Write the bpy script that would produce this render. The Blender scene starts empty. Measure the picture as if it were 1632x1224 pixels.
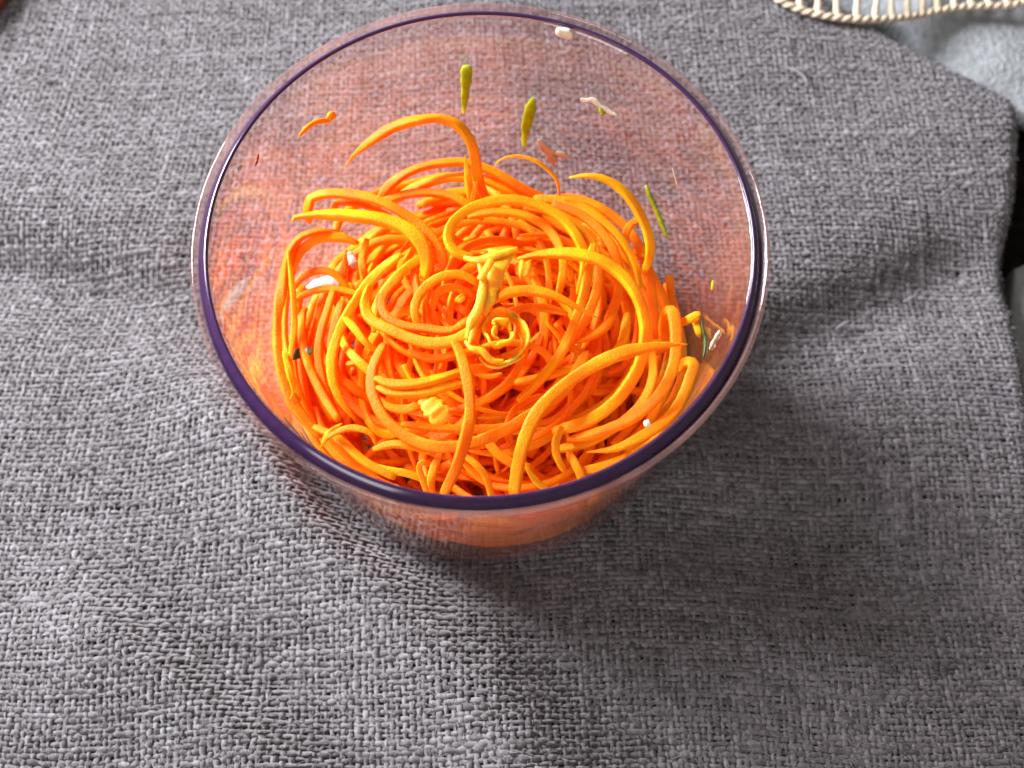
import bpy, math, random
import numpy as np
from mathutils import Vector, Matrix
random.seed(7); rng = np.random.default_rng(11)
S = bpy.context.scene
COL = S.collection

# ------------------------------------------------------------------ camera
CAM = np.array([.0082, -.1521, .379]); PITCH = math.radians(68.06); FPX = 1900.0
cd = bpy.data.cameras.new('camera'); cam = bpy.data.objects.new('camera', cd); COL.objects.link(cam)
cam.location = CAM; cam.rotation_euler = (math.pi/2 - PITCH, 0, 0)
cd.sensor_width = 36; cd.lens = FPX/1632*36; cd.clip_start = .01; cd.clip_end = 50
cd.dof.use_dof = True; cd.dof.focus_distance = .33; cd.dof.aperture_fstop = 11
S.camera = cam

# ------------------------------------------------------------------ light
w = bpy.data.worlds.new('World'); S.world = w; w.use_nodes = True
bg = w.node_tree.nodes['Background']; bg.inputs[0].default_value = (.92, .82, .76, 1); bg.inputs[1].default_value = .40

def area(name, loc, target, sx, sy, power, col):
    l = bpy.data.lights.new(name, 'AREA'); l.shape = 'RECTANGLE'; l.size = sx; l.size_y = sy
    l.energy = power; l.color = col
    o = bpy.data.objects.new(name, l); COL.objects.link(o); o.location = loc
    d = Vector(target) - Vector(loc); o.rotation_euler = d.to_track_quat('-Z', 'Y').to_euler()
    return o
area('window_light', (-.70, .46, .44), (0, 0, .03), .38, .38, 45, (.94, .95, 1))
area('front_fill_light', (-.50, -.62, .42), (0, 0, .03), .40, .34, 4.2, (.95, .95, 1))  # added fill from front left, lifts the bowl front and its shadow

S.view_settings.view_transform = 'Standard'; S.view_settings.look = 'None'
S.view_settings.exposure = 0; S.view_settings.gamma = 1
S.render.engine = 'CYCLES'
c = S.cycles
c.use_denoising = True; c.max_bounces = 18; c.diffuse_bounces = 12; c.glossy_bounces = 5
c.transmission_bounces = 8; c.transparent_max_bounces = 24
c.caustics_reflective = True; c.blur_glossy = .3; c.caustics_refractive = False

# ------------------------------------------------------------------ helpers
FW = np.array([0, math.cos(PITCH), -math.sin(PITCH)]); RT = np.array([1., 0, 0]); UP = np.cross(RT, FW)
def at(x, y, z):
    """a place in the scene: sight line through a photo point, met at height z"""
    d = FW + RT*(x-816)/FPX - UP*(y-612)/FPX
    return CAM + d*((z-CAM[2])/d[2])

def tag(o, label=None, cat=None, group=None, kind=None):
    for k, v in (('label', label), ('category', cat), ('group', group), ('kind', kind)):
        if v: o[k] = v
    return o

def mesh_obj(name, V, F, m, parent=None, smooth=True):
    me = bpy.data.meshes.new(name)
    V = np.asarray(V, dtype=np.float32)
    if isinstance(F, np.ndarray):
        n, k = F.shape
        me.vertices.add(len(V)); me.vertices.foreach_set('co', V.ravel())
        me.loops.add(n*k); me.loops.foreach_set('vertex_index', F.astype(np.int32).ravel())
        me.polygons.add(n); me.polygons.foreach_set('loop_start', np.arange(0, n*k, k, dtype=np.int32))
        me.update(calc_edges=True)
    else:
        me.from_pydata(V.tolist(), [], F)
    if smooth: me.polygons.foreach_set('use_smooth', np.ones(len(me.polygons), dtype=bool))
    me.validate(); me.update()
    if m: me.materials.append(m)
    o = bpy.data.objects.new(name, me); COL.objects.link(o)
    if parent: o.parent = parent
    return o

def empty(name, loc=(0, 0, 0)):
    o = bpy.data.objects.new(name, None); COL.objects.link(o); o.location = loc
    o.empty_display_size = .01
    return o

def catmull(P, n):
    P = np.asarray(P, float)
    P = np.vstack([2*P[0]-P[1], P, 2*P[-1]-P[-2]])
    m = len(P)-3
    # even spacing along the length
    out = []
    for i in range(m):
        a, b, c_, d = P[i:i+4]
        t = np.linspace(0, 1, 20, endpoint=False)[:, None]
        out.append(.5*((2*b)+(-a+c_)*t+(2*a-5*b+4*c_-d)*t**2+(-a+3*b-3*c_+d)*t**3))
    out.append(P[-2][None]); Q = np.vstack(out)
    s = np.r_[0, np.cumsum(np.linalg.norm(np.diff(Q, axis=0), axis=1))]
    u = np.linspace(0, s[-1], n)
    return np.stack([np.interp(u, s, Q[:, k]) for k in range(3)], 1), s[-1]

def smooth_noise(n, step, amp):
    k = max(4, int(n/step)+3)
    return np.interp(np.linspace(0, k-1, n), np.arange(k), rng.normal(0, amp, k))

def sweep(Q, wd, th, up=(0, 0, 1), twist=None, sides=10, sq=.72):
    """rounded-rectangle section swept along Q; wd, th arrays (full width across, full height)"""
    n = len(Q)
    T = np.gradient(Q, axis=0); T /= np.linalg.norm(T, axis=1)[:, None]+1e-12
    up = np.broadcast_to(np.asarray(up, float), (n, 3))
    A = np.cross(T, up); A /= np.linalg.norm(A, axis=1)[:, None]+1e-9
    B = np.cross(A, T)
    if twist is not None:
        ct, st = np.cos(twist)[:, None], np.sin(twist)[:, None]
        A, B = A*ct+B*st, -A*st+B*ct
    a = np.linspace(0, 2*math.pi, sides, endpoint=False)+math.pi/sides
    cx = np.sign(np.cos(a))*np.abs(np.cos(a))**sq; cy = np.sign(np.sin(a))*np.abs(np.sin(a))**sq
    wd = np.broadcast_to(wd, n); th = np.broadcast_to(th, n)
    V = Q[:, None, :]+A[:, None, :]*(cx[None, :, None]*wd[:, None, None]/2)+B[:, None, :]*(cy[None, :, None]*th[:, None, None]/2)
    V = V.reshape(-1, 3); F = []
    for i in range(n-1):
        for j in range(sides):
            k = (j+1) % sides
            F.append((i*sides+j, i*sides+k, (i+1)*sides+k, (i+1)*sides+j))
    F.append(tuple(range(sides-1, -1, -1))); F.append(tuple((n-1)*sides+j for j in range(sides)))
    return V, F

def lathe(prof, seg=160, closed=True):
    prof = np.asarray(prof, float); n = len(prof)
    a = np.linspace(0, 2*math.pi, seg, endpoint=False)
    V = np.stack([np.outer(np.cos(a), prof[:, 0]), np.outer(np.sin(a), prof[:, 0]), np.tile(prof[:, 1], (seg, 1))], -1).reshape(-1, 3)
    F = []
    m = n if closed else n-1
    for i in range(seg):
        i2 = (i+1) % seg
        for j in range(m):
            j2 = (j+1) % n
            F.append((i*n+j, i2*n+j, i2*n+j2, i*n+j2))
    return V, np.array(F)

def spline2(pts, n):
    P, _ = catmull([(a, 0, b) for a, b in pts], n)
    return [(p[0], p[2]) for p in P]

# ------------------------------------------------------------------ materials
def mat(name):
    m = bpy.data.materials.new(name); m.use_nodes = True
    nt = m.node_tree; nt.nodes.clear()
    out = nt.nodes.new('ShaderNodeOutputMaterial')
    return m, nt, out
def N(nt, t, **kw):
    n = nt.nodes.new(t)
    for k, v in kw.items(): setattr(n, k, v)
    return n
def noise(nt, scale, detail=3, rough=.55, coord='Object', stretch=None):
    tc = N(nt, 'ShaderNodeTexCoord'); nz = N(nt, 'ShaderNodeTexNoise')
    nz.inputs['Scale'].default_value = scale; nz.inputs['Detail'].default_value = detail; nz.inputs['Roughness'].default_value = rough
    if stretch:
        mp = N(nt, 'ShaderNodeMapping'); mp.inputs['Scale'].default_value = stretch
        nt.links.new(tc.outputs[coord], mp.inputs[0]); nt.links.new(mp.outputs[0], nz.inputs['Vector'])
    else: nt.links.new(tc.outputs[coord], nz.inputs['Vector'])
    return nz
def ramp(nt, src, stops):
    r = N(nt, 'ShaderNodeValToRGB'); e = r.color_ramp.elements
    while len(e) < len(stops): e.new(.5)
    for el, (p, col) in zip(e, stops): el.position = p; el.color = (*col, 1)
    nt.links.new(src, r.inputs[0]); return r
def bump(nt, src, strength, dist):
    b = N(nt, 'ShaderNodeBump'); b.inputs['Strength'].default_value = strength; b.inputs['Distance'].default_value = dist
    nt.links.new(src, b.inputs['Height']); return b
def principled(name, stops, scale, rough=.5, spec=.5, bumpv=None, sss=0, sss_r=(.003, .001, .0005), obj_rand=0, detail=4, coat=0):
    m, nt, out = mat(name)
    p = N(nt, 'ShaderNodeBsdfPrincipled'); nt.links.new(p.outputs[0], out.inputs[0])
    nz = noise(nt, scale, detail)
    src = nz.outputs['Fac']
    if obj_rand:
        oi = N(nt, 'ShaderNodeObjectInfo'); ma = N(nt, 'ShaderNodeMath', operation='MULTIPLY_ADD')
        ma.inputs[1].default_value = obj_rand; nt.links.new(oi.outputs['Random'], ma.inputs[0])
        ad = N(nt, 'ShaderNodeMath', operation='SUBTRACT'); ad.inputs[1].default_value = obj_rand/2
        nt.links.new(src, ma.inputs[2]); nt.links.new(ma.outputs[0], ad.inputs[0]); src = ad.outputs[0]
    r = ramp(nt, src, stops); nt.links.new(r.outputs[0], p.inputs['Base Color'])
    p.inputs['Roughness'].default_value = rough; p.inputs['Specular IOR Level'].default_value = spec
    p.inputs['Coat Weight'].default_value = coat
    if sss:
        p.inputs['Subsurface Weight'].default_value = sss; p.inputs['Subsurface Radius'].default_value = sss_r
        p.inputs['Subsurface Scale'].default_value = 1.0
    if bumpv:
        n2 = noise(nt, bumpv[0], 3); b = bump(nt, n2.outputs['Fac'], bumpv[1], bumpv[2]); nt.links.new(b.outputs[0], p.inputs['Normal'])
    return m

M = {}
M['carrot'] = principled('carrot', [(.25, (.988, .18, .0006)), (.5, (.988, .28, .001)), (.78, (.988, .42, .003))], 90, .45, .16,
                         (1700, .4, .0008), sss=.55, sss_r=(.0022, .0010, .0003), obj_rand=.5)
M['carrot_core'] = principled('carrot_core', [(.3, (.985, .33, .003)), (.55, (.985, .44, .008)), (.8, (.985, .60, .06))], 160, .42, .4,
                              (1600, .5, .0006), sss=.8, sss_r=(.004, .0025, .0004))
M['green'] = principled('herb_green', [(.3, (.15, .20, .003)), (.6, (.30, .34, .005)), (.8, (.46, .44, .010))], 300, .35, .3, (900, .4, .0004), sss=.8, sss_r=(.003, .003, .0005))
M['dark_green'] = principled('leaf_green', [(.3, (.02, .05, .01)), (.6, (.06, .12, .03)), (.8, (.16, .2, .06))], 300, .4, .5)
M['white_bit'] = principled('garlic_white', [(.3, (.50, .45, .32)), (.6, (.60, .56, .43)), (.8, (.66, .63, .53))], 350, .4, .5, (900, .5, .0005), sss=.3, sss_r=(.001, .001, .0008))
M['beige_bit'] = principled('onion_skin', [(.3, (.42, .30, .19)), (.6, (.54, .42, .29)), (.8, (.62, .52, .40))], 350, .5, .4, (900, .5, .0005))
M['red_bit'] = principled('red_skin', [(.3, (.3, .03, .01)), (.7, (.45, .09, .03))], 400, .4)

def plastic(name, tint, film, rough=.03, film_glow_col=(.92, .40, .26)):
    """clear wall: Fresnel reflection over straight-through transmission, thin greasy film"""
    m, nt, out = mat(name)
    geo = N(nt, 'ShaderNodeNewGeometry')
    mi = N(nt, 'ShaderNodeMix', data_type='FLOAT'); mi.inputs[2].default_value = 1.5; mi.inputs[3].default_value = 1/1.5
    nt.links.new(geo.outputs['Backfacing'], mi.inputs[0])
    fr = N(nt, 'ShaderNodeFresnel'); nt.links.new(mi.outputs[0], fr.inputs['IOR'])
    tr = N(nt, 'ShaderNodeBsdfTransparent'); tr.inputs[0].default_value = (*tint, 1)
    gl = N(nt, 'ShaderNodeBsdfGlossy'); gl.inputs['Roughness'].default_value = rough
    # scratches and ripples
    rp = noise(nt, 60, 2); b = bump(nt, rp.outputs['Fac'], .12, .002); nt.links.new(b.outputs[0], gl.inputs['Normal'])
    mx = N(nt, 'ShaderNodeMixShader'); nt.links.new(fr.outputs[0], mx.inputs[0])
    nt.links.new(tr.outputs[0], mx.inputs[1]); nt.links.new(gl.outputs[0], mx.inputs[2])
    last = mx
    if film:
        df = N(nt, 'ShaderNodeBsdfDiffuse'); df.inputs[0].default_value = (*film_glow_col, 1)
        tl = N(nt, 'ShaderNodeBsdfTranslucent'); tl.inputs[0].default_value = (*film_glow_col, 1)
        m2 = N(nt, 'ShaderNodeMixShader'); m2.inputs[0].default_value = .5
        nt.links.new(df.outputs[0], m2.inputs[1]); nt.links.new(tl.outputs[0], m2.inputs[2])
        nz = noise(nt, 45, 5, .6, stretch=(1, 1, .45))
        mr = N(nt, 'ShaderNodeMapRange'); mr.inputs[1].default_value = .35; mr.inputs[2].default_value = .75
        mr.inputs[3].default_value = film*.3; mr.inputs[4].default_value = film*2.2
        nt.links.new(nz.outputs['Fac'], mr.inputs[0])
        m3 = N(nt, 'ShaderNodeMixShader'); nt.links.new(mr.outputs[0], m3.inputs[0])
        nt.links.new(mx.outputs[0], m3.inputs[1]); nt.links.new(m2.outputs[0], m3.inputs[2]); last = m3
    nt.links.new(last.outputs[0], out.inputs[0])
    return m
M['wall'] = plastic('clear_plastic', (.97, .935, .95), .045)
M['lip'] = plastic('clear_lip_plastic', (.86, .82, .86), .10, .02, (.9, .55, .45))  # pinkish film colour paints in carrot glow along the lip edge

m, nt, out = mat('purple_plastic'); p = N(nt, 'ShaderNodeBsdfPrincipled'); nt.links.new(p.outputs[0], out.inputs[0])
nz = noise(nt, 400, 3); r = ramp(nt, nz.outputs['Fac'], [(.3, (.022, .007, .038)), (.7, (.032, .011, .052))]); nt.links.new(r.outputs[0], p.inputs['Base Color'])
p.inputs['Roughness'].default_value = .16; p.inputs['Specular IOR Level'].default_value = .5
M['purple'] = m

def yarn_mat(name, stops):
    m, nt, out = mat(name)
    p = N(nt, 'ShaderNodeBsdfPrincipled'); nt.links.new(p.outputs[0], out.inputs[0])
    a = N(nt, 'ShaderNodeAttribute', attribute_name='melange')
    nz = noise(nt, 1500, 3, .7)
    ad = N(nt, 'ShaderNodeMath', operation='ADD'); nt.links.new(a.outputs['Fac'], ad.inputs[0]); nt.links.new(nz.outputs['Fac'], ad.inputs[1])
    r = ramp(nt, ad.outputs[0], stops); nt.links.new(r.outputs[0], p.inputs['Base Color'])
    p.inputs['Roughness'].default_value = .9; p.inputs['Specular IOR Level'].default_value = .1
    p.inputs['Sheen Weight'].default_value = .25; p.inputs['Sheen Roughness'].default_value = .5
    n2 = noise(nt, 2600, 4, .7); b = bump(nt, n2.outputs['Fac'], .6, .0005); nt.links.new(b.outputs[0], p.inputs['Normal'])
    return m
YS = [(.1, (.056, .050, .050)), (.5, (.124, .114, .118)), (.95, (.212, .203, .216))]
M['yarn'] = yarn_mat('grey_yarn', YS)
M['fuzz'] = principled('yarn_fuzz', [(.3, (.17, .16, .165)), (.7, (.27, .26, .27))], 300, .9, .1)
M['under'] = principled('cloth_backing', [(.3, (.05, .043, .042)), (.7, (.085, .075, .074))], 500, .95, .05)
M['fleece'] = principled('pale_fleece', [(.3, (.22, .235, .245)), (.55, (.27, .285, .295)), (.8, (.32, .34, .35))], 260, .95, .05, (500, .8, .0012))
M['seat'] = principled('dark_upholstery', [(.4, (.004, .003, .003)), (.62, (.012, .008, .006)), (.8, (.05, .03, .02))], 220, .9, .1, (400, .6, .001))
M['cream'] = principled('cream_cotton', [(.3, (.50, .40, .28)), (.6, (.60, .51, .38)), (.8, (.66, .58, .46))], 500, .85, .15, (1500, .8, .0006))
M['redwood'] = principled('red_brown_wood', [(.3, (.09, .012, .004)), (.7, (.2, .035, .012))], 60, .4, .4)

# ------------------------------------------------------------------ cloth
Pz = lambda x, y: at(x, y, 0)[:2]
def seg_field(X, Y, pts, sl, sr, amp, fade=.02):
    """ridge (amp>0) or valley along a polyline; sl / sr widths on its two sides"""
    best = np.full(X.shape, 1e9); H = np.zeros(X.shape)
    for (a, b) in zip(pts[:-1], pts[1:]):
        a = np.array(a); b = np.array(b); d = b-a; L = np.linalg.norm(d); d = d/L
        u = (X-a[0])*d[0]+(Y-a[1])*d[1]; v = (X-a[0])*(-d[1])+(Y-a[1])*d[0]
        uc = np.clip(u, 0, L); dist = np.hypot(u-uc, v)
        sgm = np.where(v > 0, sl, sr)
        e = np.exp(-(v/sgm)**2/2-((u-uc)/fade)**2/2)
        H = np.maximum(H, e)
    return amp*H
FOLDS = [
    ([Pz(395, 690), Pz(525, 860), Pz(650, 1010), Pz(790, 1160), Pz(900, 1330)], .0125, .0150, .0190, .04),
    ([Pz(-40, 405), Pz(90, 432), Pz(200, 462), Pz(330, 520)], .0075, .015, -.0120, .03),
    ([Pz(-120, 300), Pz(60, 320), Pz(240, 370)], .02, .02, .004, .03),
    ([Pz(190, 1020), Pz(300, 1110), Pz(420, 1215), Pz(520, 1330)], .0062, .013, .0115, .02),
    ([Pz(1010, 1010), Pz(1130, 1000), Pz(1300, 1060), Pz(1500, 1180)], .014, .02, .0065, .03),
    ([Pz(1225, 560), Pz(1370, 495), Pz(1490, 445)], .010, .018, -.0100, .025),
    ([Pz(1180, 850), Pz(1330, 870), Pz(1500, 890)], .012, .015, -.005, .03),
    ([Pz(1250, 50), Pz(1420, 130), Pz(1560, 200)], .02, .02, .003, .03),
]
def nz2(X, Y):
    h = np.zeros(X.shape)
    for k, (fx, fy, ph, a) in enumerate([(31, 17, .3, .0009), (-23, 41, 1.9, .0008), (67, 29, 4., .0005), (-51, 77, 2.2, .0004), (11, -19, .8, .0012)]):
        h += a*np.sin(fx*X+fy*Y+ph)
    return h
# the two hems at the far right corner: past them the cloth rolls down
E1a, E1b = Pz(1375, 22), Pz(1640, 178); E2a, E2b = Pz(1632, 180), Pz(1604, 430); E2c = Pz(1650, 640)
def hem(a, b, flip=1):
    d = (b-a)/np.linalg.norm(b-a); return a, np.array([-d[1], d[0]])*flip
H1 = hem(E1a, E1b, 1); H2 = hem(Pz(1622, 180), Pz(1652, 640), 1)
def cloth_pos(X, Y, Z):
    r = np.hypot(X, Y)
    near = 1/(1+np.exp((r-.069)/.0025))
    h = nz2(X, Y)
    for pts, sl, sr, amp, fade in FOLDS: h = h+seg_field(X, Y, pts, sl, sr, amp, fade)
    h = h*(1-near)+near*(-.0006)
    d1 = (X-H1[0][0])*H1[1][0]+(Y-H1[0][1])*H1[1][1]
    d2 = (X-H2[0][0])*H2[1][0]+(Y-H2[0][1])*H2[1][1]
    d2 = d2+.0065*np.exp(-((Y-Pz(1600, 415)[1])/.022)**2)+.0008*np.sin(Y*90)
    R = .007
    p1 = np.maximum(d1+R, 0); p2 = np.maximum(d2+R, 0)
    d = (p1**3+p2**3+1e-15)**(1/3)
    g = np.stack([p1**2*H1[1][0]+p2**2*H2[1][0], p1**2*H1[1][1]+p2**2*H2[1][1]], -1)
    g /= np.linalg.norm(g, axis=-1, keepdims=True)+1e-12
    th = np.minimum(d/R, math.pi/2)
    hor = R*np.sin(th)-d; ver = R*(1-np.cos(th))+np.maximum(0, d-R*math.pi/2)
    k = np.where(d > 1e-4, 1., 0.)
    nx = np.sin(th)*k
    X2 = X+g[..., 0]*(hor*k+Z*nx); Y2 = Y+g[..., 1]*(hor*k+Z*nx)
    return X2, Y2, h-ver*k+Z*np.cos(th*k), d

X0, X1, Y0, Y1 = -.225, .240, -.150, .195
PITCHX, PITCHY = .00202, .00170
def jitter_lines(a, b, p):
    n = int((b-a)/p); t = a+p*np.arange(n); return t+rng.normal(0, p*.08, n)
xs = jitter_lines(X0, X1, PITCHX); ys = jitter_lines(Y0, Y1, PITCHY)
def lowfreq(n, step, amp):
    k = int(n/step)+4; v = rng.normal(0, amp, k); x = np.linspace(0, k-1.001, n); i = x.astype(int); f = x-i; f = f*f*(3-2*f)
    return v[i]*(1-f)+v[np.minimum(i+1, k-1)]*f
AMP = .00032*np.clip(rng.normal(1, .35, (len(xs), len(ys))), -.2, 1.7)
SGN = (-1.)**(np.arange(len(xs))[:, None]+np.arange(len(ys))[None, :])*AMP
def yarns(lines, cross, vertical, par):
    sub = 2; sides = 5; half = .00086 if vertical else .00079
    nl, nc = len(lines), len(cross)
    n = (nc-1)*sub+1
    ci = np.arange(n)/sub
    along = np.interp(ci, np.arange(nc), cross)
    a = np.linspace(0, 2*math.pi, sides, endpoint=False)+math.pi/2
    i0 = np.minimum(ci.astype(int), nc-2); fr = ci-i0; fr = fr*fr*(3-2*fr)
    Vs, Ms = [], []
    for li, l in enumerate(lines):
        zr = SGN[li, :] if vertical else -SGN[:, li]
        zc = zr[i0]*(1-fr)+zr[i0+1]*fr
        # irregular hand-spun yarn: drifts sideways, swells and thins
        lat = l+lowfreq(n, 12, .00022)+lowfreq(n, 3, .00010)
        wdt = (half+lowfreq(n, 14, .00013)+lowfreq(n, 4, .00011))*(1+.14*zc/.0006)*rng.normal(1, .10)
        wdt = np.clip(wdt, .0004, .0014)
        hgt = wdt*.48
        zc = zc+rng.normal(0, .00010, n)
        o1 = lat[:, None]+np.cos(a)[None]*wdt[:, None]; oz = zc[:, None]-(.0014 if vertical else .00125)+np.sin(a)[None]*hgt[:, None]
        oa = np.repeat((along+rng.normal(0, .0001, n))[:, None], sides, 1)
        XX, YY = (o1, oa) if vertical else (oa, o1)
        Vs.append(np.stack([XX, YY, oz], -1))
        mel = lowfreq(n, 4, .16)+rng.normal(0, .10, n)+rng.normal(0, .05)
        Ms.append(np.repeat(mel[:, None], sides, 1)+rng.normal(0, .05, (n, sides)))
    V = np.stack(Vs); Mg = np.stack(Ms)
    # skew and gentle wander of the whole weave
    X, Y = V[..., 0].copy(), V[..., 1].copy()
    sk = -.10*np.clip((-.02-X)/.12, -.5, 1.2)
    X2 = X-sk*Y*.8+.0018*np.sin(Y*23+X*9); Y2 = Y+.0020*np.sin(X*19+.7)+.0010*np.sin(X*53+Y*11)+.03*X*.3
    PX, PY, PZ, D = cloth_pos(X2, Y2, V[..., 2])
    V = np.stack([PX, PY, PZ], -1)
    idx = np.arange(nl*n*sides).reshape(nl, n, sides)
    q = np.stack([idx[:, :-1, :], np.roll(idx, -1, 2)[:, :-1, :], np.roll(idx, -1, 2)[:, 1:, :], idx[:, 1:, :]], -1)
    keep = (D[:, :-1, :] < .030) & (D[:, 1:, :] < .030)
    F = q[keep]
    used = np.zeros(nl*n*sides, bool); used[F.ravel()] = True
    remap = np.cumsum(used)-1
    return V.reshape(-1, 3)[used], remap[F], Mg.reshape(-1)[used]
cloth = empty('wool_cloth', (0, 0, -.002))
tag(cloth, 'coarsely woven grey wool cloth lying rumpled under the clear bowl', 'cloth')
for nm, args in (('warp_yarns', (xs, ys, True, 0)), ('weft_yarns', (ys, xs, False, 1))):
    V, F, Mg = yarns(*args)
    o = mesh_obj(nm, V-np.array([0, 0, -.002]), F, M['yarn'], cloth)
    at_ = o.data.attributes.new('melange', 'FLOAT', 'POINT'); at_.data.foreach_set('value', Mg.astype(np.float32))
    tag(o, kind='stuff')
# backing sheet below the yarns
gx, gy = np.meshgrid(np.linspace(X0, X1, 150), np.linspace(Y0, Y1, 120))
PX, PY, PZ, D = cloth_pos(gx, gy, np.full(gx.shape, -.0026))
idx = np.arange(gx.size).reshape(gx.shape)
q = np.stack([idx[:-1, :-1], idx[:-1, 1:], idx[1:, 1:], idx[1:, :-1]], -1)
q = q[(D[:-1, :-1] < .03) & (D[1:, 1:] < .03)]
mesh_obj('backing', np.stack([PX, PY, PZ+.002], -1).reshape(-1, 3), q, M['under'], cloth)
# loose fibres standing off the yarns
nf = 60000
fx = rng.uniform(X0, X1, nf); fy = rng.uniform(Y0, Y1, nf); fa = rng.uniform(0, 6.28, nf); fl = rng.uniform(.0008, .0028, nf)
V = []; 
pts = []
bend = rng.normal(0, .9, nf)
for t, zz in ((0, -.0007), (.5, .0002), (1, -.0001)):
    aa = fa+bend*t
    pts.append((fx+np.cos(aa)*fl*t, fy+np.sin(aa)*fl*t, zz+rng.normal(0, .0003, nf)))
wv = .00007
Vf = np.zeros((nf, 6, 3))
for k, (px, py, pz) in enumerate(pts):
    for sgn, j in ((-1, 0), (1, 1)):
        X, Y, Z, D = cloth_pos(px-np.sin(fa)*wv*sgn, py+np.cos(fa)*wv*sgn, pz)
        Vf[:, k*2+j] = np.stack([X, Y, Z+.002], -1)
keep = (D < .02) & (np.hypot(fx, fy) > .062)
Vf = Vf[keep]; nf = len(Vf)
b = np.arange(nf)[:, None]*6
Ff = np.concatenate([b+np.array([[0, 1, 3, 2]]), b+np.array([[2, 3, 5, 4]])])
tag(mesh_obj('loose_fibres', Vf.reshape(-1, 3), Ff, M['fuzz'], cloth), kind='stuff')

# ------------------------------------------------------------------ what lies beyond the cloth's corner
V, F = [], []
n = 40
gx, gy = np.meshgrid(np.linspace(-.5, .5, n), np.linspace(-.35, .5, n))
zz = -.047+.002*np.sin(gx*30)*np.cos(gy*25)
idx = np.arange(n*n).reshape(n, n)
tag(mesh_obj('seat_cushion', np.stack([gx, gy, zz], -1).reshape(-1, 3), np.stack([idx[:-1, :-1], idx[:-1, 1:], idx[1:, 1:], idx[1:, :-1]], -1).reshape(-1, 4), M['seat']), kind='structure')

def slab(name, outline, ztop, thick, m, wob=.0015):
    """thick soft sheet with rounded edge from a closed outline (inset rings)"""
    P, _ = catmull(np.c_[np.array(outline+[outline[0]]), np.zeros(len(outline)+1)], 121); P = P[:-1, :2]
    c0 = P.mean(0); rings = []
    for k in range(6):                                     # rounded rim
        a = -math.pi/2+math.pi*k/5
        rings.append((1-(1-math.cos(a))*.02, ztop-thick/2+math.sin(a)*thick/2))
    for s_ in (.93, .84, .72, .58, .42, .26, .1): rings.append((s_, ztop))
    V = []; n = len(P)
    for s_, z in rings:
        q = c0+(P-c0)*s_
        zz = z+(wob*np.sin(q[:, 0]*90+q[:, 1]*60)+wob*.6*np.sin(q[:, 1]*170-q[:, 0]*80))
        V.append(np.c_[q, zz])
    V = np.vstack(V); F = []
    for k in range(len(rings)-1):
        for i in range(n):
            j = (i+1) % n; F.append((k*n+i, k*n+j, (k+1)*n+j, (k+1)*n+i))
    F.append(tuple((len(rings)-1)*n+i for i in range(n))); F.append(tuple(n-1-i for i in range(n)))
    return mesh_obj(name, V, F, m)
fz = -.012
def pf(x, y, z=fz): return tuple(at(x, y, z)[:2])
o = slab('fleece_blanket', [pf(1470, 70), pf(1540, 130), pf(1640, 185), pf(1760, 240), pf(1900, 120), pf(1850, -120), pf(1600, -200), pf(1300, -200), pf(1180, -120), pf(1250, -45), pf(1330, 2), pf(1400, 28), pf(1440, 44)], fz, .011, M['fleece'])
tag(o, 'pale blue grey fleece blanket beyond the cloth corner, under the cream crochet', 'blanket')
o = slab('fleece_cushion', [pf(1622, 420), pf(1616, 500), pf(1625, 600), pf(1660, 700), pf(1800, 720), pf(1860, 560), pf(1800, 420), pf(1690, 395)], fz-.004, .012, M['fleece'])
tag(o, 'off white fleece pad beside the cloth\'s straight right hem', 'pad')

# cream crochet edging: twisted cord with ladder rungs
doily = empty('crochet_doily', at(1400, 0, .002))
base = Vector(doily.location)
tag(doily, 'cream cotton crochet doily with ladder edging overlapping the cloth hem', 'doily')
def child_sweep(name, Q, wd, th, m, parent, **k):
    V, F = sweep(np.asarray(Q), wd, th, **k); return mesh_obj(name, V-np.array(parent.location), F, m, parent)
edge = [(1180, -42, .004), (1232, -6, .0035), (1275, 15, .003), (1320, 26, .003), (1370, 31, .0025), (1420, 30, .0), (1470, 23, -.004), (1520, 13, -.006), (1565, 10, -.007), (1612, 8, -.0075), (1650, -4, -.008)]
E, L = catmull([at(*e) for e in edge], 260)
up2 = np.array([0, 0, 1.])
T = np.gradient(E, axis=0); T /= np.linalg.norm(T, axis=1)[:, None]; A = np.cross(T, up2)
s = np.linspace(0, L, len(E))
for k in range(2):
    a = s/.0075*2*math.pi+k*math.pi
    Q = E+A*(np.cos(a)*.00075)[:, None]+np.outer(np.sin(a)*.00065, up2)
    child_sweep('edge_cord', Q, .0019+.0003*np.sin(a), .0017, M['cream'], doily, sides=7, sq=1)
inner = [(p[0]+(-6 if i < 4 else 4), p[1]-66, p[2]+.0005) for i, p in enumerate(edge)]
I, L2 = catmull([at(*e) for e in inner], 260)
for k in range(2):
    a = s/.0075*2*math.pi+k*math.pi
    Q = I+A*(np.cos(a)*.00075)[:, None]+np.outer(np.sin(a)*.00065, up2)
    child_sweep('inner_cord', Q, .0019, .0017, M['cream'], doily, sides=7, sq=1)
nr = 17
for k in range(nr):
    u = .04+.92*k/(nr-1); i = int(u*259); j = min(259, i+int(6-10*abs(u-.4)))
    a, b = E[i], I[j]
    mid = (a+b)/2+np.array([.0006*math.sin(k*2.1)-.0008, 0, .0012])
    Q, _ = catmull([a, a*.75+mid*.25, mid, b*.75+mid*.25, b], 16)
    wd = .0027+.0005*np.cos(np.linspace(0, 2*math.pi, 16))*1.0+rng.normal(0, .00006, 16)
    child_sweep('rung', Q, wd, .0017, M['cream'], doily, sides=7, sq=1)

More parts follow.
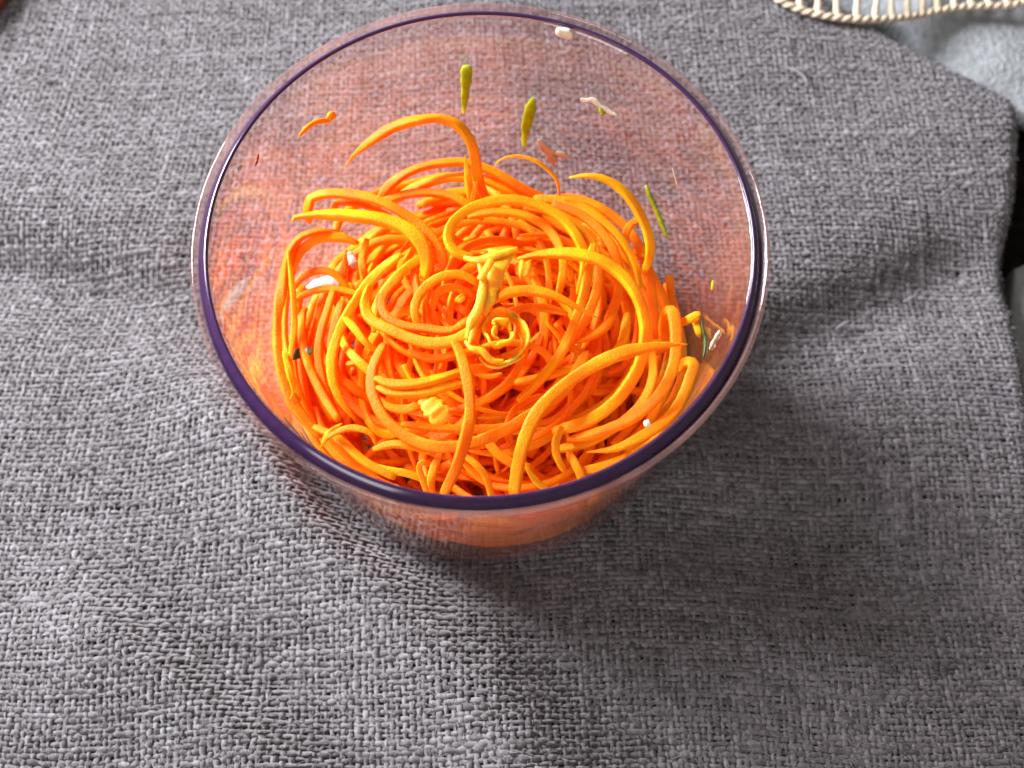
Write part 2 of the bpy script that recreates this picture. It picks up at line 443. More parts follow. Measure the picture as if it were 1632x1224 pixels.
# red-brown board past the far left corner
Q, _ = catmull([at(-60, 60, .004), at(-20, 20, .004), at(4, -10, .004), at(20, -60, .004)], 24)
V, F = sweep(Q+np.array([-.006, .004, 0]), np.full(24, .018), np.full(24, .008), sides=14, sq=.5)
tag(mesh_obj('wooden_handle', V, F, M['redwood']), 'dark red brown wooden handle lying at the pale far corner of the cloth', 'handle')

# ------------------------------------------------------------------ bowl
HB = .1056
bowl = empty('clear_bowl', (0, 0, 0))
tag(bowl, 'clear plastic bowl with dark purple rim band, holding shredded carrot', 'bowl')
def r_in(z): return .0602+(.0707-.0602)*np.clip((z-.008)/(HB-.008), 0, 1)
outer = spline2([(.0002, .0006), (.030, .0004), (.052, .0), (.0588, .0008), (.0623, .0042), (.0634, .010)], 30)
outer += spline2([(.0636, .012), (.0657, .040), (.0684, .068), (.0706, .090), (.0717, .0985)], 24)
outer += [(.0724, .1008), (.0722, .1034), (.0712, .1052)]
inner_p = [(.0705, .1050), (.0700, .1030)] + spline2([(.0694, .098), (.0680, .088), (.0658, .068), (.0631, .040), (.0611, .014)], 24)
inner_p += spline2([(.0604, .0095), (.0585, .0055), (.0545, .0032), (.030, .0030), (.0002, .0030)], 26)
V, F = lathe(outer+inner_p, 200)
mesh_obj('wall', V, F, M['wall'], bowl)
# dark purple band: cone sloping out and down just behind the inner edge
band = [(.0707, .1052), (.0709, .10565), (.0714, .10570), (.0718, .10545), (.0728, .1043), (.0738, .1029), (.0739, .1023), (.0736, .1019), (.0733, .1023), (.0723, .1038), (.0714, .1049)]
V, F = lathe(band, 240); mesh_obj('rim_band', V, F, M['purple'], bowl)
lip = spline2([(.0735, .1008), (.0745, .1012), (.0753, .1021), (.0755, .1037), (.0752, .1049), (.0746, .1052), (.0741, .1046), (.07395, .1034), (.0735, .1008)], 26)[:-1]
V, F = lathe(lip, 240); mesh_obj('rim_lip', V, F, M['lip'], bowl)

# ------------------------------------------------------------------ carrot strands
G = 'spiralized carrot strands piled in the bowl'
def clamp_in(Q, margin=.0022):
    r = np.hypot(Q[:, 0], Q[:, 1]); lim = r_in(Q[:, 2])-margin
    k = np.where(r > lim, lim/np.maximum(r, 1e-6), 1.)
    Q[:, 0] *= k; Q[:, 1] *= k; Q[:, 2] = np.maximum(Q[:, 2], .0055); return Q
def strand(pts, wmm=3.2, tmm=None, taper=(.5, .5), label=None, m='carrot', tw=0., world=False, name='carrot_strand', n=None, clamp=True, group=G):
    P = pts if world else [at(*p) for p in pts]
    Q, L = catmull(P, 8); n = n or int(np.clip(L/.0013, 14, 110))
    Q, L = catmull(P, n)
    if clamp: Q = clamp_in(Q)
    tmm = tmm or wmm*.68
    u = np.linspace(0, 1, n)
    def env(t0, t1):
        e = np.ones(n)
        for (tp, x) in ((t0, u), (t1, 1-u)):
            la = min(.45, (.004+.014*tp)/L); x = np.clip(x/la, 0, 1)
            e *= (1-tp)+tp*(x**.8 if tp > .6 else np.sqrt(np.clip(1-(1-x)**2, 0, 1)))
        return e
    e = env(*taper)
    wv = wmm/1000*e*(1+smooth_noise(n, 6, .06)+rng.normal(0, .014, n)); tv = tmm/1000*e*(1+smooth_noise(n, 6, .05)+rng.normal(0, .014, n))
    twist = smooth_noise(n, 25, .35)+tw*u*math.pi
    V, F = sweep(Q, wv, tv, twist=twist, sides=12, sq=.45)
    V = V+rng.normal(0, .000035, V.shape)
    b = Q[0].copy(); V = V-b
    o = mesh_obj(name, V, F, M[m]); o.location = b
    tag(o, label or 'curved orange carrot strand tangled among others inside the pile', 'carrot strand', group)
    return o

# filler of the mound: loose rings and arcs at all depths
def Hm(x, y):
    r = math.hypot(x, y)
    h = .060-.030*max(0, (r-.018)/.042)**1.6
    if y > .02: h -= .010*min(1, (y-.02)/.03)
    if x < -.036: h -= .016*min(1, (-.036-x)/.012)
    return max(.012, h)
def filler(k, depth, lab=None):
    for _ in range(50):
        R = rng.uniform(.012, .036); a0 = rng.uniform(0, 6.28); ext = rng.uniform(1.3, 4.6)
        rr = rng.uniform(0, .050-R*.55) if R < .05 else 0; ph = rng.uniform(0, 6.28)
        cx, cy = rr*math.cos(ph)+.003, rr*math.sin(ph)-.004
        m_ = max(6, int(ext/.35)); P = []
        tilt = rng.normal(0, .20); td = rng.uniform(0, 6.28); el = rng.uniform(.75, 1.25)
        wz = rng.uniform(0, 6.28); ok = True
        for t in np.linspace(0, ext, m_):
            x = cx+R*math.cos(a0+t)*el*(1-.05*t); y = cy+R*math.sin(a0+t)/el*(1-.05*t)
            if math.hypot(x, y) > .060: ok = False; break
            z = Hm(x, y)-depth+tilt*(math.cos(td)*(x-cx)+math.sin(td)*(y-cy))+.0018*math.sin(wz+t*2.3)
            P.append(np.array([x, y, max(.007, z)]))
        if ok: return strand(P, rng.uniform(1.7, 3.0), taper=(rng.uniform(.3, .95), rng.uniform(.3, .95)), world=True, tw=rng.normal(0, .5), label=lab)
for k in range(205):
    filler(k, depth=.001+.050*(k/205)**1.15*rng.uniform(.8, 1.2))

# the packed bottom and sides of the pile, seen only through the wall
VV, FF, off = [], [], 0
for k in range(380):
    z0 = rng.uniform(.0065, .044)
    if k < 190:                                            # pressed along the wall
        R = r_in(z0)-rng.uniform(.002, .009); a0 = rng.uniform(0, 6.28); ext = rng.uniform(.5, 1.5)
        if math.sin(a0+ext/2) > .1 and z0 > .026: z0 *= .55
        R = r_in(z0)-rng.uniform(.002, .009)
        dz = rng.normal(0, .008)
        P = [np.array([(R-.003*math.sin(t*3+k))*math.cos(a0+t), (R-.003*math.sin(t*3+k))*math.sin(a0+t), max(.0065, z0+dz*t/ext+.002*math.sin(5*t))]) for t in np.linspace(0, ext, 7)]
    else:
        R = rng.uniform(.01, .03); cx, cy = rng.normal(0, .018, 2); a0 = rng.uniform(0, 6.28); z0 = rng.uniform(.0065, .042)
        P = [np.array([cx+R*math.cos(a0+t), cy+R*math.sin(a0+t), z0+.003*math.sin(3*t)]) for t in np.linspace(0, rng.uniform(2, 5), 9)]
    n = 30; Q, L = catmull(P, n); Q = clamp_in(Q); wv = rng.uniform(.0020, .0032)
    V, F = sweep(Q, wv*(1+smooth_noise(n, 5, .06)), wv*.8*(1+smooth_noise(n, 5, .06)), twist=smooth_noise(n, 20, .4), sides=8, sq=.6)
    VV.append(V); FF += [tuple(i+off for i in f) for f in F]; off += len(V)
tag(mesh_obj('packed_carrot', np.vstack(VV), FF, M['carrot']), 'dense packed carrot shreds at the bottom of the bowl, seen through its wall', 'carrot', kind='stuff')

# strands one can follow in the photograph
ST = [
 ('long arched carrot strand with pointed tip rising over the back of the pile', 3.5, (.97, .3), [(549,267,.067),(566,246,.070),(590,226,.074),(625,204,.078),(665,192,.080),(700,189,.080),(728,199,.079),(748,222,.076),(757,250,.071),(762,285,.064),(775,320,.056)]),
 ('carrot strand arching under the long pointed strand at the pile\'s back', 3.2, (.5, .5), [(600,325,.055),(620,297,.058),(655,273,.061),(700,261,.062),(745,260,.062),(790,276,.061),(835,302,.059),(880,322,.056)]),
 ('second broad arch of carrot beneath the back arch', 3.4, (.5, .5), [(625,322,.052),(665,298,.055),(710,284,.058),(760,283,.059),(805,300,.058),(850,322,.055)]),
 ("carrot strand bridging behind the hooked strand, below the double back arch", 3.0, (.5, .5), [(560,352,.054),(610,322,.056),(660,308,.057),(710,310,.058),(745,326,.058),(770,350,.056)]),
 ('short thorn shaped carrot sliver standing upright at the back', 2.5, (.98, .3), [(741,247,.071),(744,268,.068),(747,292,.065),(751,322,.061)]),
 ("shorter sliver leaning against the upright thorn shaped sliver", 2.2, (.7, .3), [(760,290,.066),(757,305,.064),(752,326,.061)]),
 ('carrot strand with hooked end looping above the broad flat tip', 3.2, (.4, .5), [(489,352,.056),(485,336,.060),(492,319,.063),(515,310,.065),(550,309,.066),(590,316,.067),(625,330,.067),(660,352,.066),(690,380,.065),(705,412,.063),(705,440,.059)]),
 ('broad flat carrot strip with rounded tip pointing out of the pile', 4.6, (.85, .5), [(456,350,.064),(480,345,.065),(520,342,.066),(570,345,.067),(615,352,.067),(650,366,.067),(672,388,.066),(680,415,.064),(676,445,.060)]),
 ('small hooked carrot curl between the hooked strand and the broad strip', 2.6, (.4, .5), [(540,342,.058),(533,330,.061),(542,322,.062),(570,324,.063),(600,334,.063),(625,345,.062)]),
 ('outermost carrot strand bowed along the wall, widest of its bundle', 3.9, (.9, .6), [(537,367,.058),(505,369,.059),(478,380,.058),(458,408,.056),(443,450,.053),(433,500,.051),(432,545,.050),(441,590,.049),(460,632,.048),(485,668,.047),(512,697,.046)]),
 ('carrot strand curving inside the outermost bowed strand', 3.2, (.6, .6), [(572,388,.056),(540,378,.057),(505,382,.057),(478,402,.055),(461,440,.053),(453,490,.051),(452,540,.050),(461,592,.049),(478,640,.047)]),
 ('thin straight carrot sliver leaning against the bowed bundle', 2.1, (.7, .9), [(459,398,.060),(464,440,.058),(468,480,.057),(469,520,.055),(463,570,.053),(463,618,.051)]),
 ("tiny carrot curl at the foot of the bowed bundle", 2.2, (.6, .9), [(452,560,.054),(462,595,.053),(468,622,.051),(462,636,.050)]),
 ('small arched carrot strand over the white garlic slice', 2.6, (.5, .5), [(466,462,.048),(482,442,.050),(508,431,.052),(532,436,.052),(550,455,.050),(560,480,.046)]),
 ("low thin arch just under the arch over the garlic slice", 2.4, (.5, .5), [(468,482,.046),(490,467,.048),(525,460,.050),(560,466,.050),(590,478,.049)]),
 ("short straight carrot strand beside the small white garlic chip", 2.4, (.7, .4), [(552,398,.052),(548,425,.051),(545,455,.049),(542,490,.045)]),
 ("carrot strand dropping from behind the broad flat strip into the pile", 2.8, (.4, .4), [(585,380,.060),(578,410,.058),(580,440,.056),(590,470,.053)]),
 ('pale carrot strand running down in the hollow beside the green leaf', 3.0, (.6, .6), [(531,462,.052),(522,495,.051),(512,528,.050),(508,565,.049),(513,605,.048),(525,640,.047),(540,672,.045)]),
 ("carrot strand running close alongside the pale strand in the hollow", 3.2, (.4, .6), [(545,480,.052),(534,520,.052),(528,560,.051),(530,600,.050),(540,640,.048),(552,668,.046)]),
 ('yellow carrot strand sweeping in a long bow down the near left of the pile', 3.2, (.5, .7), [(640,405,.063),(610,428,.062),(580,460,.061),(556,497,.060),(538,535,.058),(528,575,.057),(532,612,.055),(546,642,.053),(565,668,.050)]),
 ("short oblique carrot strand crossing the long yellow bow", 2.4, (.5, .5), [(548,505,.060),(566,525,.061),(585,548,.060),(602,560,.058)]),
 ("short carrot stub poking out inside the long yellow bow", 2.4, (.5, .7), [(552,580,.050),(575,578,.051),(600,568,.052)]),
 # centre
 ('carrot strand winding round the hollow eye in the middle of the pile', 3.0, (.4, .5), [(762,452,.066),(735,438,.067),(705,440,.067),(678,458,.066),(662,485,.066),(664,512,.065),(680,530,.063)]),
 ('inner carrot ring inside the hollow eye', 2.6, (.4, .5), [(752,470,.063),(725,458,.064),(700,465,.064),(688,488,.063),(692,512,.062),(705,532,.060)]),
 ("short carrot strand lying on the red floor of the hollow eye", 2.6, (.4, .4), [(700,480,.054),(722,486,.055),(742,498,.056),(758,515,.056)]),
 ('bright carrot strand cradling the hollow eye from below', 3.4, (.4, .4), [(590,455,.064),(582,485,.065),(592,510,.066),(625,527,.067),(665,543,.068),(700,547,.069),(735,538,.070),(760,515,.070),(772,482,.070),(775,450,.069)]),
 ("second carrot strand cradling the hollow eye, just inside the bright one", 3.0, (.4, .4), [(640,440,.062),(612,470,.063),(612,500,.064),(640,518,.065),(680,524,.066),(720,527,.067),(748,508,.067)]),
 ("carrot strand curving between the hollow eye and the long yellow bow", 3.0, (.5, .5), [(690,400,.061),(650,425,.062),(620,455,.062),(600,490,.061),(596,530,.060)]),
 ('large carrot hoop circling the near half of the pile', 3.6, (.5, .5), [(612,548,.060),(594,590,.061),(595,630,.061),(615,668,.061),(650,697,.061),(695,712,.062),(745,708,.063),(795,690,.064),(835,668,.064),(880,640,.063),(915,600,.062),(935,560,.060)]),
 ('upper of two parallel yellow carrot strands left of the upright frontal strand', 3.2, (.6, .4), [(597,602,.063),(625,612,.064),(665,611,.065),(705,602,.065),(745,590,.064),(785,585,.062)]),
 ('lower of two parallel yellow carrot strands left of the upright frontal strand', 3.2, (.6, .4), [(600,617,.062),(630,627,.063),(675,625,.064),(715,615,.064),(755,605,.063)]),
 ('straight upright carrot strand crossing the large hoop down to the rim', 3.5, (.4, .3), [(722,542,.071),(733,562,.071),(744,600,.071),(749,640,.070),(746,680,.069),(735,722,.066),(722,757,.063),(706,790,.059)]),
 ("level carrot strand lying just inside the lower edge of the large hoop", 2.8, (.5, .5), [(640,676,.054),(690,682,.055),(740,684,.056),(790,682,.056),(830,674,.056)]),
 ("carrot strand lying just below the bright cradling strand", 2.8, (.5, .5), [(650,560,.060),(690,572,.060),(730,565,.060),(770,555,.059)]),
 # right half
 ('long broad carrot strand from the right edge bending down to the rim', 4.0, (.95, .3), [(1096,549,.071),(1060,550,.072),(1020,556,.072),(975,569,.072),(930,592,.071),(890,622,.070),(858,655,.069),(838,695,.067),(826,740,.063),(819,790,.058)]),
 ('great carrot hoop arching across the right half of the pile', 3.9, (.7, .5), [(825,413,.068),(860,406,.069),(905,404,.070),(950,413,.070),(988,436,.069),(1014,470,.068),(1027,510,.066),(1027,552,.064),(1012,596,.061),(980,640,.059),(935,672,.057),(880,688,.055)]),
 ('thin carrot strand arching free above the right back of the pile', 3.0, (.85, .4), [(907,283,.076),(935,280,.077),(965,286,.076),(995,306,.074),(1018,338,.071),(1033,372,.067),(1036,405,.062),(1028,432,.057)]),
 ('small carrot loop under the free right back arch', 2.6, (.5, .5), [(1028,350,.058),(1005,358,.058),(996,382,.057),(1008,408,.056),(1032,408,.056)]),
 ('hair thin brownish carrot shred curling against the back wall', 1.3, (.7, .5), [(788,270,.066),(795,257,.068),(818,249,.070),(848,254,.070),(873,270,.068),(888,288,.065),(892,312,.061)]),
 ('carrot strand curled round the dark red pocket behind the pale rosette', 3.2, (.4, .5), [(757,412,.067),(727,402,.068),(714,380,.068),(722,354,.068),(748,333,.068),(785,321,.068),(825,319,.068),(865,330,.067),(900,352,.066),(925,388,.065),(932,425,.063),(922,470,.060)]),
 ("inner curve nested inside the strand curled round the red pocket", 3.0, (.4, .5), [(745,345,.060),(790,338,.061),(835,343,.062),(870,362,.062),(893,395,.062),(898,430,.060),(890,470,.057)]),
 ("carrot strand sweeping over the back shoulder of the great hoop", 3.2, (.4, .5), [(850,316,.058),(900,322,.059),(945,342,.060),(985,376,.060),(1010,418,.058),(1020,460,.056)]),
 ("long carrot strand curving down behind the frayed pointed tip", 3.2, (.4, .5), [(835,330,.060),(880,338,.062),(920,362,.063),(948,398,.063),(955,440,.062),(944,485,.060),(920,530,.058),(885,575,.056)]),
 ("carrot strand nested under the great hoop's far side", 3.2, (.4, .5), [(880,324,.060),(930,345,.061),(968,382,.061),(985,425,.060),(985,470,.058),(965,515,.056)]),
 ("broad lowest carrot strand outlining the back right of the pile", 3.4, (.4, .5), [(862,320,.052),(920,318,.053),(970,340,.054),(1010,378,.054),(1033,430,.052),(1040,480,.050),(1045,540,.047)]),
 ('carrot strand pointing right with a frayed tip beside the pale rosette', 3.4, (.3, .97), [(752,522,.069),(770,490,.071),(800,470,.073),(840,463,.073),(880,470,.073),(915,487,.072),(953,507,.070)]),
 ("short strand just below the frayed pointed strand, beside the rosette", 2.6, (.4, .6), [(800,500,.067),(840,490,.068),(875,492,.068),(905,500,.067)]),
 ("carrot strand slanting from the great hoop down toward the large hoop", 3.0, (.4, .4), [(945,390,.066),(938,430,.066),(930,470,.065),(915,515,.064),(895,560,.062),(865,600,.060),(825,640,.058)]),
 ("short curved carrot strand in the red hollow inside the great hoop", 2.8, (.4, .6), [(985,480,.056),(965,520,.057),(930,540,.057),(890,545,.057)]),
 ("carrot strand crossing the red hollow behind the long broad strand", 3.0, (.4, .4), [(1000,500,.052),(990,550,.054),(960,575,.054),(915,585,.055),(870,600,.056),(820,610,.055)]),
 ('upright hooked carrot strand at the right edge bending forward along the wall', 3.6, (.3, .6), [(1060,560,.050),(1058,520,.058),(1064,497,.064),(1073,500,.066),(1078,535,.066),(1074,580,.065),(1056,622,.064),(1024,655,.062),(985,678,.060),(945,692,.058),(905,700,.055)]),
 ('stubby carrot end sticking out from the upright hooked strand', 2.6, (.3, .5), [(1076,514,.062),(1092,512,.064),(1104,505,.066),(1116,499,.067)]),
 ('carrot strand with pale tip hugging the near right of the wall', 3.6, (.4, .95), [(1082,590,.054),(1092,578,.058),(1106,582,.060),(1105,606,.060),(1088,640,.060),(1058,672,.060),(1020,697,.060),(980,715,.060),(934,721,.059)]),
 ("carrot strand pressed to the wall below the pale tipped strand", 3.4, (.5, .5), [(1095,640,.052),(1062,690,.053),(1020,720,.054),(970,742,.054),(920,752,.053)]),
 ("carrot strand running inside the upright hooked strand", 3.2, (.5, .5), [(1040,560,.050),(1040,605,.052),(1022,645,.053),(985,678,.053),(935,705,.053),(880,718,.052)]),
 ('fine carrot strand curving behind the wall above the white shred', 2.2, (.5, .5), [(1100,512,.058),(1135,505,.055),(1165,520,.056),(1185,545,.060)]),
 # front
 ('small pale carrot curl with hooked top at the rim', 1.8, (.4, .4), [(684,742,.062),(674,737,.063),(668,745,.062),(674,765,.060),(682,792,.057)]),
 ("thin strand just beside the small pale hooked curl at the rim", 2.6, (.4, .4), [(702,722,.058),(692,745,.057),(687,770,.056),(690,795,.054)]),
 ("thin strand bending to the rim right of the straight upright strand", 2.4, (.6, .4), [(735,722,.056),(758,740,.056),(775,762,.055),(784,795,.053)]),
 ('short yellow carrot strand forking beside the long strand at the rim', 2.0, (.7, .4), [(836,735,.060),(845,755,.059),(860,772,.058),(880,785,.056)]),
 ("short upright strand between the long broad strand and the pale tip", 2.6, (.4, .4), [(895,680,.058),(886,705,.058),(888,728,.057),(900,752,.055)]),
 ("short slanting strand below the pale tipped strand at the rim", 2.8, (.5, .4), [(905,720,.055),(920,745,.055),(932,775,.053)]),
 ("short blunt strand poking out under the large hoop at the near left", 2.6, (.5, .5), [(595,716,.057),(625,708,.058),(660,712,.058),(690,722,.056)]),
 ("thin looped shred at the near left wall", 2.2, (.7, .7), [(512,706,.052),(535,690,.054),(560,682,.055),(590,690,.055),(600,712,.053)]),
 ("tiny sliver crossing the thin looped shred", 2.0, (.7, .7), [(545,675,.052),(525,690,.053),(512,712,.052)]),
 ("carrot strand lying along the near left wall under the looped shred", 2.8, (.5, .5), [(500,680,.048),(540,700,.050),(580,735,.051),(630,762,.051)]),
 ("carrot strand under the blunt strand near the rim", 2.6, (.5, .5), [(560,720,.048),(600,745,.050),(650,755,.051),(690,770,.050)]),
 ("short strand just inside the rim between the two upright strands", 3.0, (.5, .5), [(770,690,.056),(790,720,.056),(820,740,.055),(850,745,.054)]),
]
for lab, wmm, tp, pts in ST: strand(pts, wmm*.9, taper=tp, label=lab, tmm=wmm*.62)

# pale carrot curl: ruffled ribbon with a rosette
curl = empty('carrot_curl', at(795, 500, .064))
tag(curl, 'pale yellow ruffled carrot curl with rosette end on top of the pile', 'carrot curl')
def ribbon(name, P, wd, th, **k):
    n = 60; Q, L = catmull(P, n)
    return child_sweep(name, Q, wd*(1+smooth_noise(n, 8, .10)), th*(1+smooth_noise(n, 10, .12)), M['carrot_core'], curl, sides=10, sq=.6, **k)
U = np.linspace(0, 1, 60)
ribbon('ribbon', [at(741,412,.0725), at(762,415,.074), at(790,408,.0745), at(824,397,.073)], .0026*(.4+.6*np.sin(U*3.0+.1)), .0018)
ribbon('ribbon', [at(764,420,.0735), at(770,445,.0745), at(768,470,.0745), at(762,492,.074), at(750,515,.073), at(745,540,.071)], .0014+.0012*np.sin(U*3.1), .0020)
ribbon('pulp_sheet', [at(800,402,.0725), at(794,425,.0738), at(785,450,.0738), at(778,475,.0735), at(768,500,.072)], .0075-.0045*U, .0014+.0010*np.sin(U*3.1))
ribbon('pulp_sheet', [at(764,446,.0762), at(772,434,.0770), at(783,416,.0764)], .0021, .0016)
c0 = at(799, 528, .0705)
for k, (R, a0, ext, ox, oy, hh, tl) in enumerate([(.0078, 1.9, 3.6, 0, 0, .0046, .5), (.0066, -1.5, 3.0, .0006, -.0006, .0056, .35), (.0052, .7, 3.4, .0004, .0006, .0060, .25), (.0040, 3.3, 3.0, -.0005, 0, .0062, .2), (.0026, .2, 3.9, .0003, -.0004, .0060, .1), (.0088, 3.9, 1.7, 0, .0004, .0036, .7)]):
    n = 44; t = np.linspace(0, ext, n)
    Rr = R*(1-.10*t/ext)+.0003*np.sin(t*5+k)
    Q = c0+np.stack([ox+Rr*np.cos(a0+t)*1.0, oy+Rr*np.sin(a0+t)*1.15, -.10*R*8*(R > .005)*.5+.0005*np.sin(t*4+k*2)], 1)
    rad = np.stack([np.cos(a0+t), np.sin(a0+t), 0*t], 1)
    env = np.sqrt(np.clip(np.sin(np.linspace(.06, math.pi-.06, n)), 0, 1))
    child_sweep('rosette_petal', Q, .0011*(.6+.4*env), hh*env*(1+.10*np.sin(t*7+k)), M['carrot_core'], curl, sides=10, sq=.7, up=np.array([0, 0, 1.])+rad*tl)
ribbon('frill', [at(742,545,.0705), at(752,556,.071), at(768,560,.071), at(783,574,.070), at(802,576,.0695)], .0020*(.5+.5*np.sin(U*3.1)), .0018)
ribbon('frill', [at(764,500,.0725), at(755,525,.072), at(748,548,.071)], .0018*(.5+.5*np.sin(U*3.1)), .0020)

# ------------------------------------------------------------------ scraps
def blob(name, pts, wd, th, m, label, cat, taper=(.6, .6), clamp=False, rough=.10, group=None):
    n = 26; P = [at(*p) for p in pts] if len(pts[0]) == 3 else pts
    Q, L = catmull(P, n)
    u = np.linspace(0, 1, n); e = np.ones(n)
    for tp, x in ((taper[0], u/.35), (taper[1], (1-u)/.35)):
        x = np.clip(x, 0, 1); e *= (1-tp)+tp*np.sqrt(np.clip(1-(1-x)**2, 0, 1))
    V, F = sweep(Q, wd*e*(1+smooth_noise(n, 3, rough)), th*e*(1+smooth_noise(n, 3, rough)), sides=10, sq=.8)
    b = Q[0].copy(); o = mesh_obj(name, V-b, F, M[m]); o.location = b
    return tag(o, label, cat, group)
def on_wall(x, y, inset=.0008):
    """where the sight line first meets the far inner wall of the bowl"""
    lo, hi = .006, HB
    for _ in range(50):
        mid = (lo+hi)/2; q = at(x, y, mid)
        if math.hypot(q[0], q[1]) > r_in(mid)-inset: lo = mid
        else: hi = mid
    return at(x, y, hi)
def wb(name, px, wd, th, m, label, cat, **k):
    P = [on_wall(*p, inset=.0006+th/2) for p in px]
    n = 26; Q, L = catmull(P, n); u = np.linspace(0, 1, n); e = np.ones(n); tp0, tp1 = k.get('taper', (.6, .6)); rough = k.get('rough', .1)
    for tp, x in ((tp0, u/.35), (tp1, (1-u)/.35)):
        x = np.clip(x, 0, 1); e *= (1-tp)+tp*np.sqrt(np.clip(1-(1-x)**2, 0, 1))
    shape = k.get('shape'); 
    if shape is not None: e *= np.interp(u, np.linspace(0, 1, len(shape)), shape)
    nrm = -Q.copy(); nrm[:, 2] = 0; nrm /= np.linalg.norm(nrm, axis=1)[:, None]
    V, F = sweep(Q, wd*e*(1+smooth_noise(n, 3, rough)), th*e*(1+smooth_noise(n, 3, rough)), up=nrm, sides=10, sq=.8)
    b = Q[0].copy(); o = mesh_obj(name, V-b, F, M[m]); o.location = b
    return tag(o, label, cat)
wb('herb_scrap', [(744,106),(743,130),(741,155),(739,181)], .0034, .0016, 'green', 'long olive green herb stem stuck upright on the bowl\'s back wall', 'herb scrap', taper=(.2,.6), shape=[1,.95,.7,.6,.5])
wb('herb_scrap', [(850,155),(844,180),(838,205),(835,235)], .0035, .0012, 'green', 'olive green leaf scrap with narrow stalk on the back wall', 'herb scrap', taper=(.8,.5), shape=[.7,1.1,1,.5,.5])
wb('herb_scrap', [(1029,295),(1040,322),(1052,350),(1064,380)], .0022, .0014, 'green', 'thin slanting green herb sliver on the wall beside the free arch', 'herb scrap', taper=(.7,.9))
wb('herb_flake', [(1136,447),(1134,463)], .0009, .0006, 'green', 'tiny green fleck on the right wall above the stubby carrot end', 'herb scrap')
wb('garlic_bit', [(886,50),(900,53),(914,56)], .0042, .0016, 'white_bit', 'glossy white garlic crumb just under the back rim', 'garlic bit', rough=.07)
wb('garlic_shred', [(926,160),(945,160),(960,170),(972,178),(985,184)], .0024, .0014, 'white_bit', 'ragged translucent white shred with green spot on the back wall', 'garlic bit', rough=.3)
wb('herb_flake', [(957,170),(963,182)], .0013, .0022, 'green', 'small green fleck caught on the ragged white shred', 'herb scrap')
wb('onion_flake', [(858,222),(868,236),(878,250),(882,264)], .0032, .0010, 'beige_bit', 'torn beige skin flake on the back wall, longer limb', 'skin flake', rough=.3, taper=(.7,.7))
wb('onion_flake', [(876,240),(890,245),(910,252)], .0026, .0010, 'beige_bit', 'torn beige skin flake on the back wall, shorter limb pointing right', 'skin flake', rough=.3, taper=(.4,.8))
wb('carrot_scrap', [(477,217),(490,203),(505,194),(522,192),(531,186)], .0016, .0012, 'carrot', 'short bent carrot scrap stuck high on the left of the back wall', 'carrot scrap', rough=.15)
wb('carrot_scrap', [(523,190),(528,183),(533,188)], .0022, .0016, 'carrot', 'tiny carrot crumb at the end of the bent scrap', 'carrot scrap')
wb('skin_shred', [(412,245),(410,255),(407,264)], .0010, .0007, 'red_bit', 'tiny dark red skin shred on the left wall', 'skin flake')
wb('garlic_bit', [(380,271),(386,264)], .0010, .0008, 'white_bit', 'tiny white speck beside the dark red shred', 'garlic bit')
wb('garlic_bit', [(528,101),(533,105)], .0011, .0008, 'white_bit', 'tiny white speck alone high on the back wall', 'garlic bit')
wb('skin_shred', [(1072,268),(1076,282),(1080,298)], .0005, .0004, 'beige_bit', 'hair thin tan fibre on the right back wall', 'fibre')
wb('garlic_shred', [(1131,556),(1138,542),(1147,528)], .0016, .0009, 'beige_bit', 'pale pinkish shred standing on the right wall', 'shred', rough=.2)
wb('leaf_scrap', [(1116,508),(1120,528),(1123,550),(1121,570)], .0030, .0008, 'dark_green', 'dark green leaf scrap on the right wall beside the pinkish shred', 'leaf scrap', shape=[.4,.5,1.2,.9])
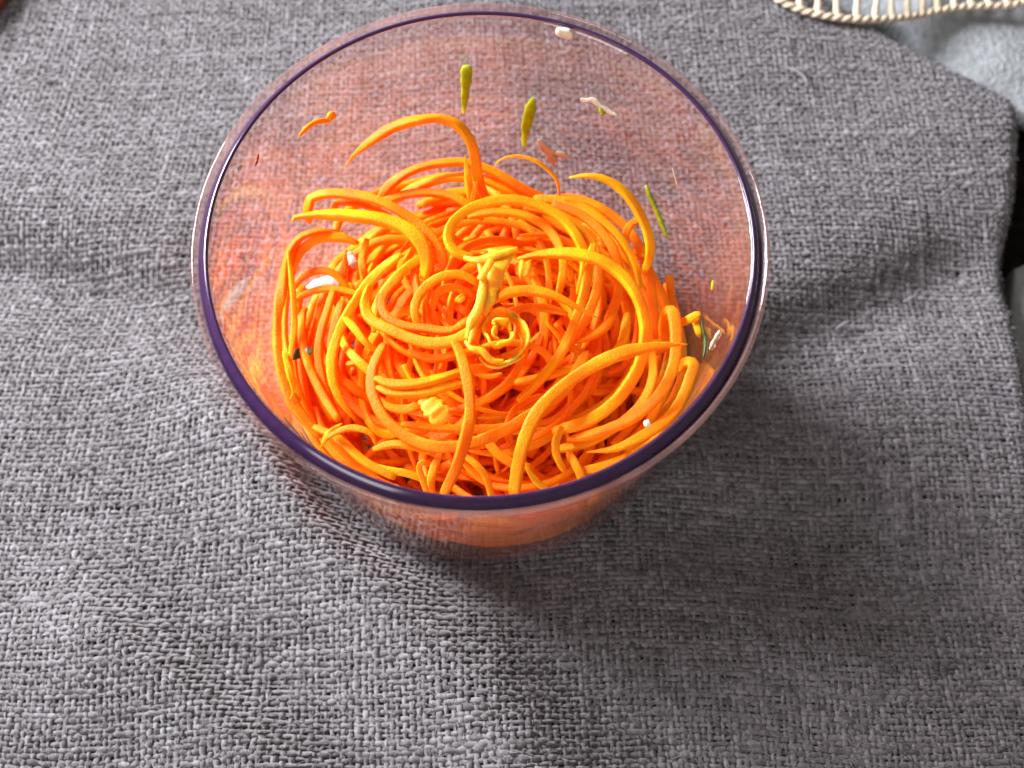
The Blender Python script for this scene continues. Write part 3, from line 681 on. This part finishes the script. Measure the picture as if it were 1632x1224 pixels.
blob('garlic_slice', [(480,474,.040),(505,455,.042),(530,447,.043),(545,452,.043)], .0042, .0016, 'white_bit', 'white garlic slice lying in the hollow under the small arch', 'garlic bit', taper=(.8,.5))
blob('garlic_slice', [(556,402,.048),(562,415,.048),(566,428,.047)], .0026, .0014, 'white_bit', 'small white garlic chip between strands behind the hollow', 'garlic bit', rough=.2)
blob('leaf_scrap', [(464,570,.046),(478,562,.047),(490,560,.048),(498,556,.048)], .0034, .0008, 'dark_green', 'dark green leaf scrap between the bowed bundle and the hollow', 'leaf scrap', taper=(.5,.9))
blob('onion_flake', [(672,632,.063),(686,645,.064),(702,662,.064),(712,672,.063)], .0052, .0014, 'carrot_core', 'ragged pale skin flake lodged inside the large hoop', 'skin flake', rough=.3)
blob('carrot_crumb', [(822,430,.071),(834,428,.072),(848,434,.071)], .0042, .0026, 'carrot_core', 'lumpy yellow carrot crumb beside the pale rosette curl', 'carrot scrap', rough=.25)
blob('garlic_bit', [(730,472,.064),(738,480,.064)], .0030, .0022, 'carrot_core', 'small yellow crumb inside the hollow eye', 'carrot scrap', rough=.2)
blob('garlic_bit', [(1026,676,.066),(1036,674,.066)], .0022, .0016, 'white_bit', 'small white crumb on the strands near the right rim', 'garlic bit', rough=.2)
# lint on the cloth
for k, (pts, lab) in enumerate([([(1240,112,.0016),(1262,118,.002),(1280,130,.002),(1285,142,.0012)], 'pale curved lint thread on the cloth behind the bowl'),
                    ([(1342,508,.001),(1352,502,.0016),(1364,496,.001)], 'pale lint tuft on the cloth right of the bowl, nearer the rim'),
                    ([(1452,464,.001),(1462,460,.0018),(1474,454,.001)], 'pale lint tuft on the cloth near the right hem')]):
    P = []
    for x, y, z in pts:
        q = at(x, y, 0); X, Y, Z, D = cloth_pos(np.array([q[0]]), np.array([q[1]]), np.array([z])); P.append(np.array([X[0], Y[0], Z[0]]))
    Q, L = catmull(P, 20); V, F = sweep(Q, .0011*np.sin(np.linspace(.15, 2.99, 20))**.5, .0007, sides=6, sq=1)
    o = mesh_obj('lint_thread', V-Q[0], F, M['fuzz']); o.location = Q[0]; tag(o, lab, 'lint')
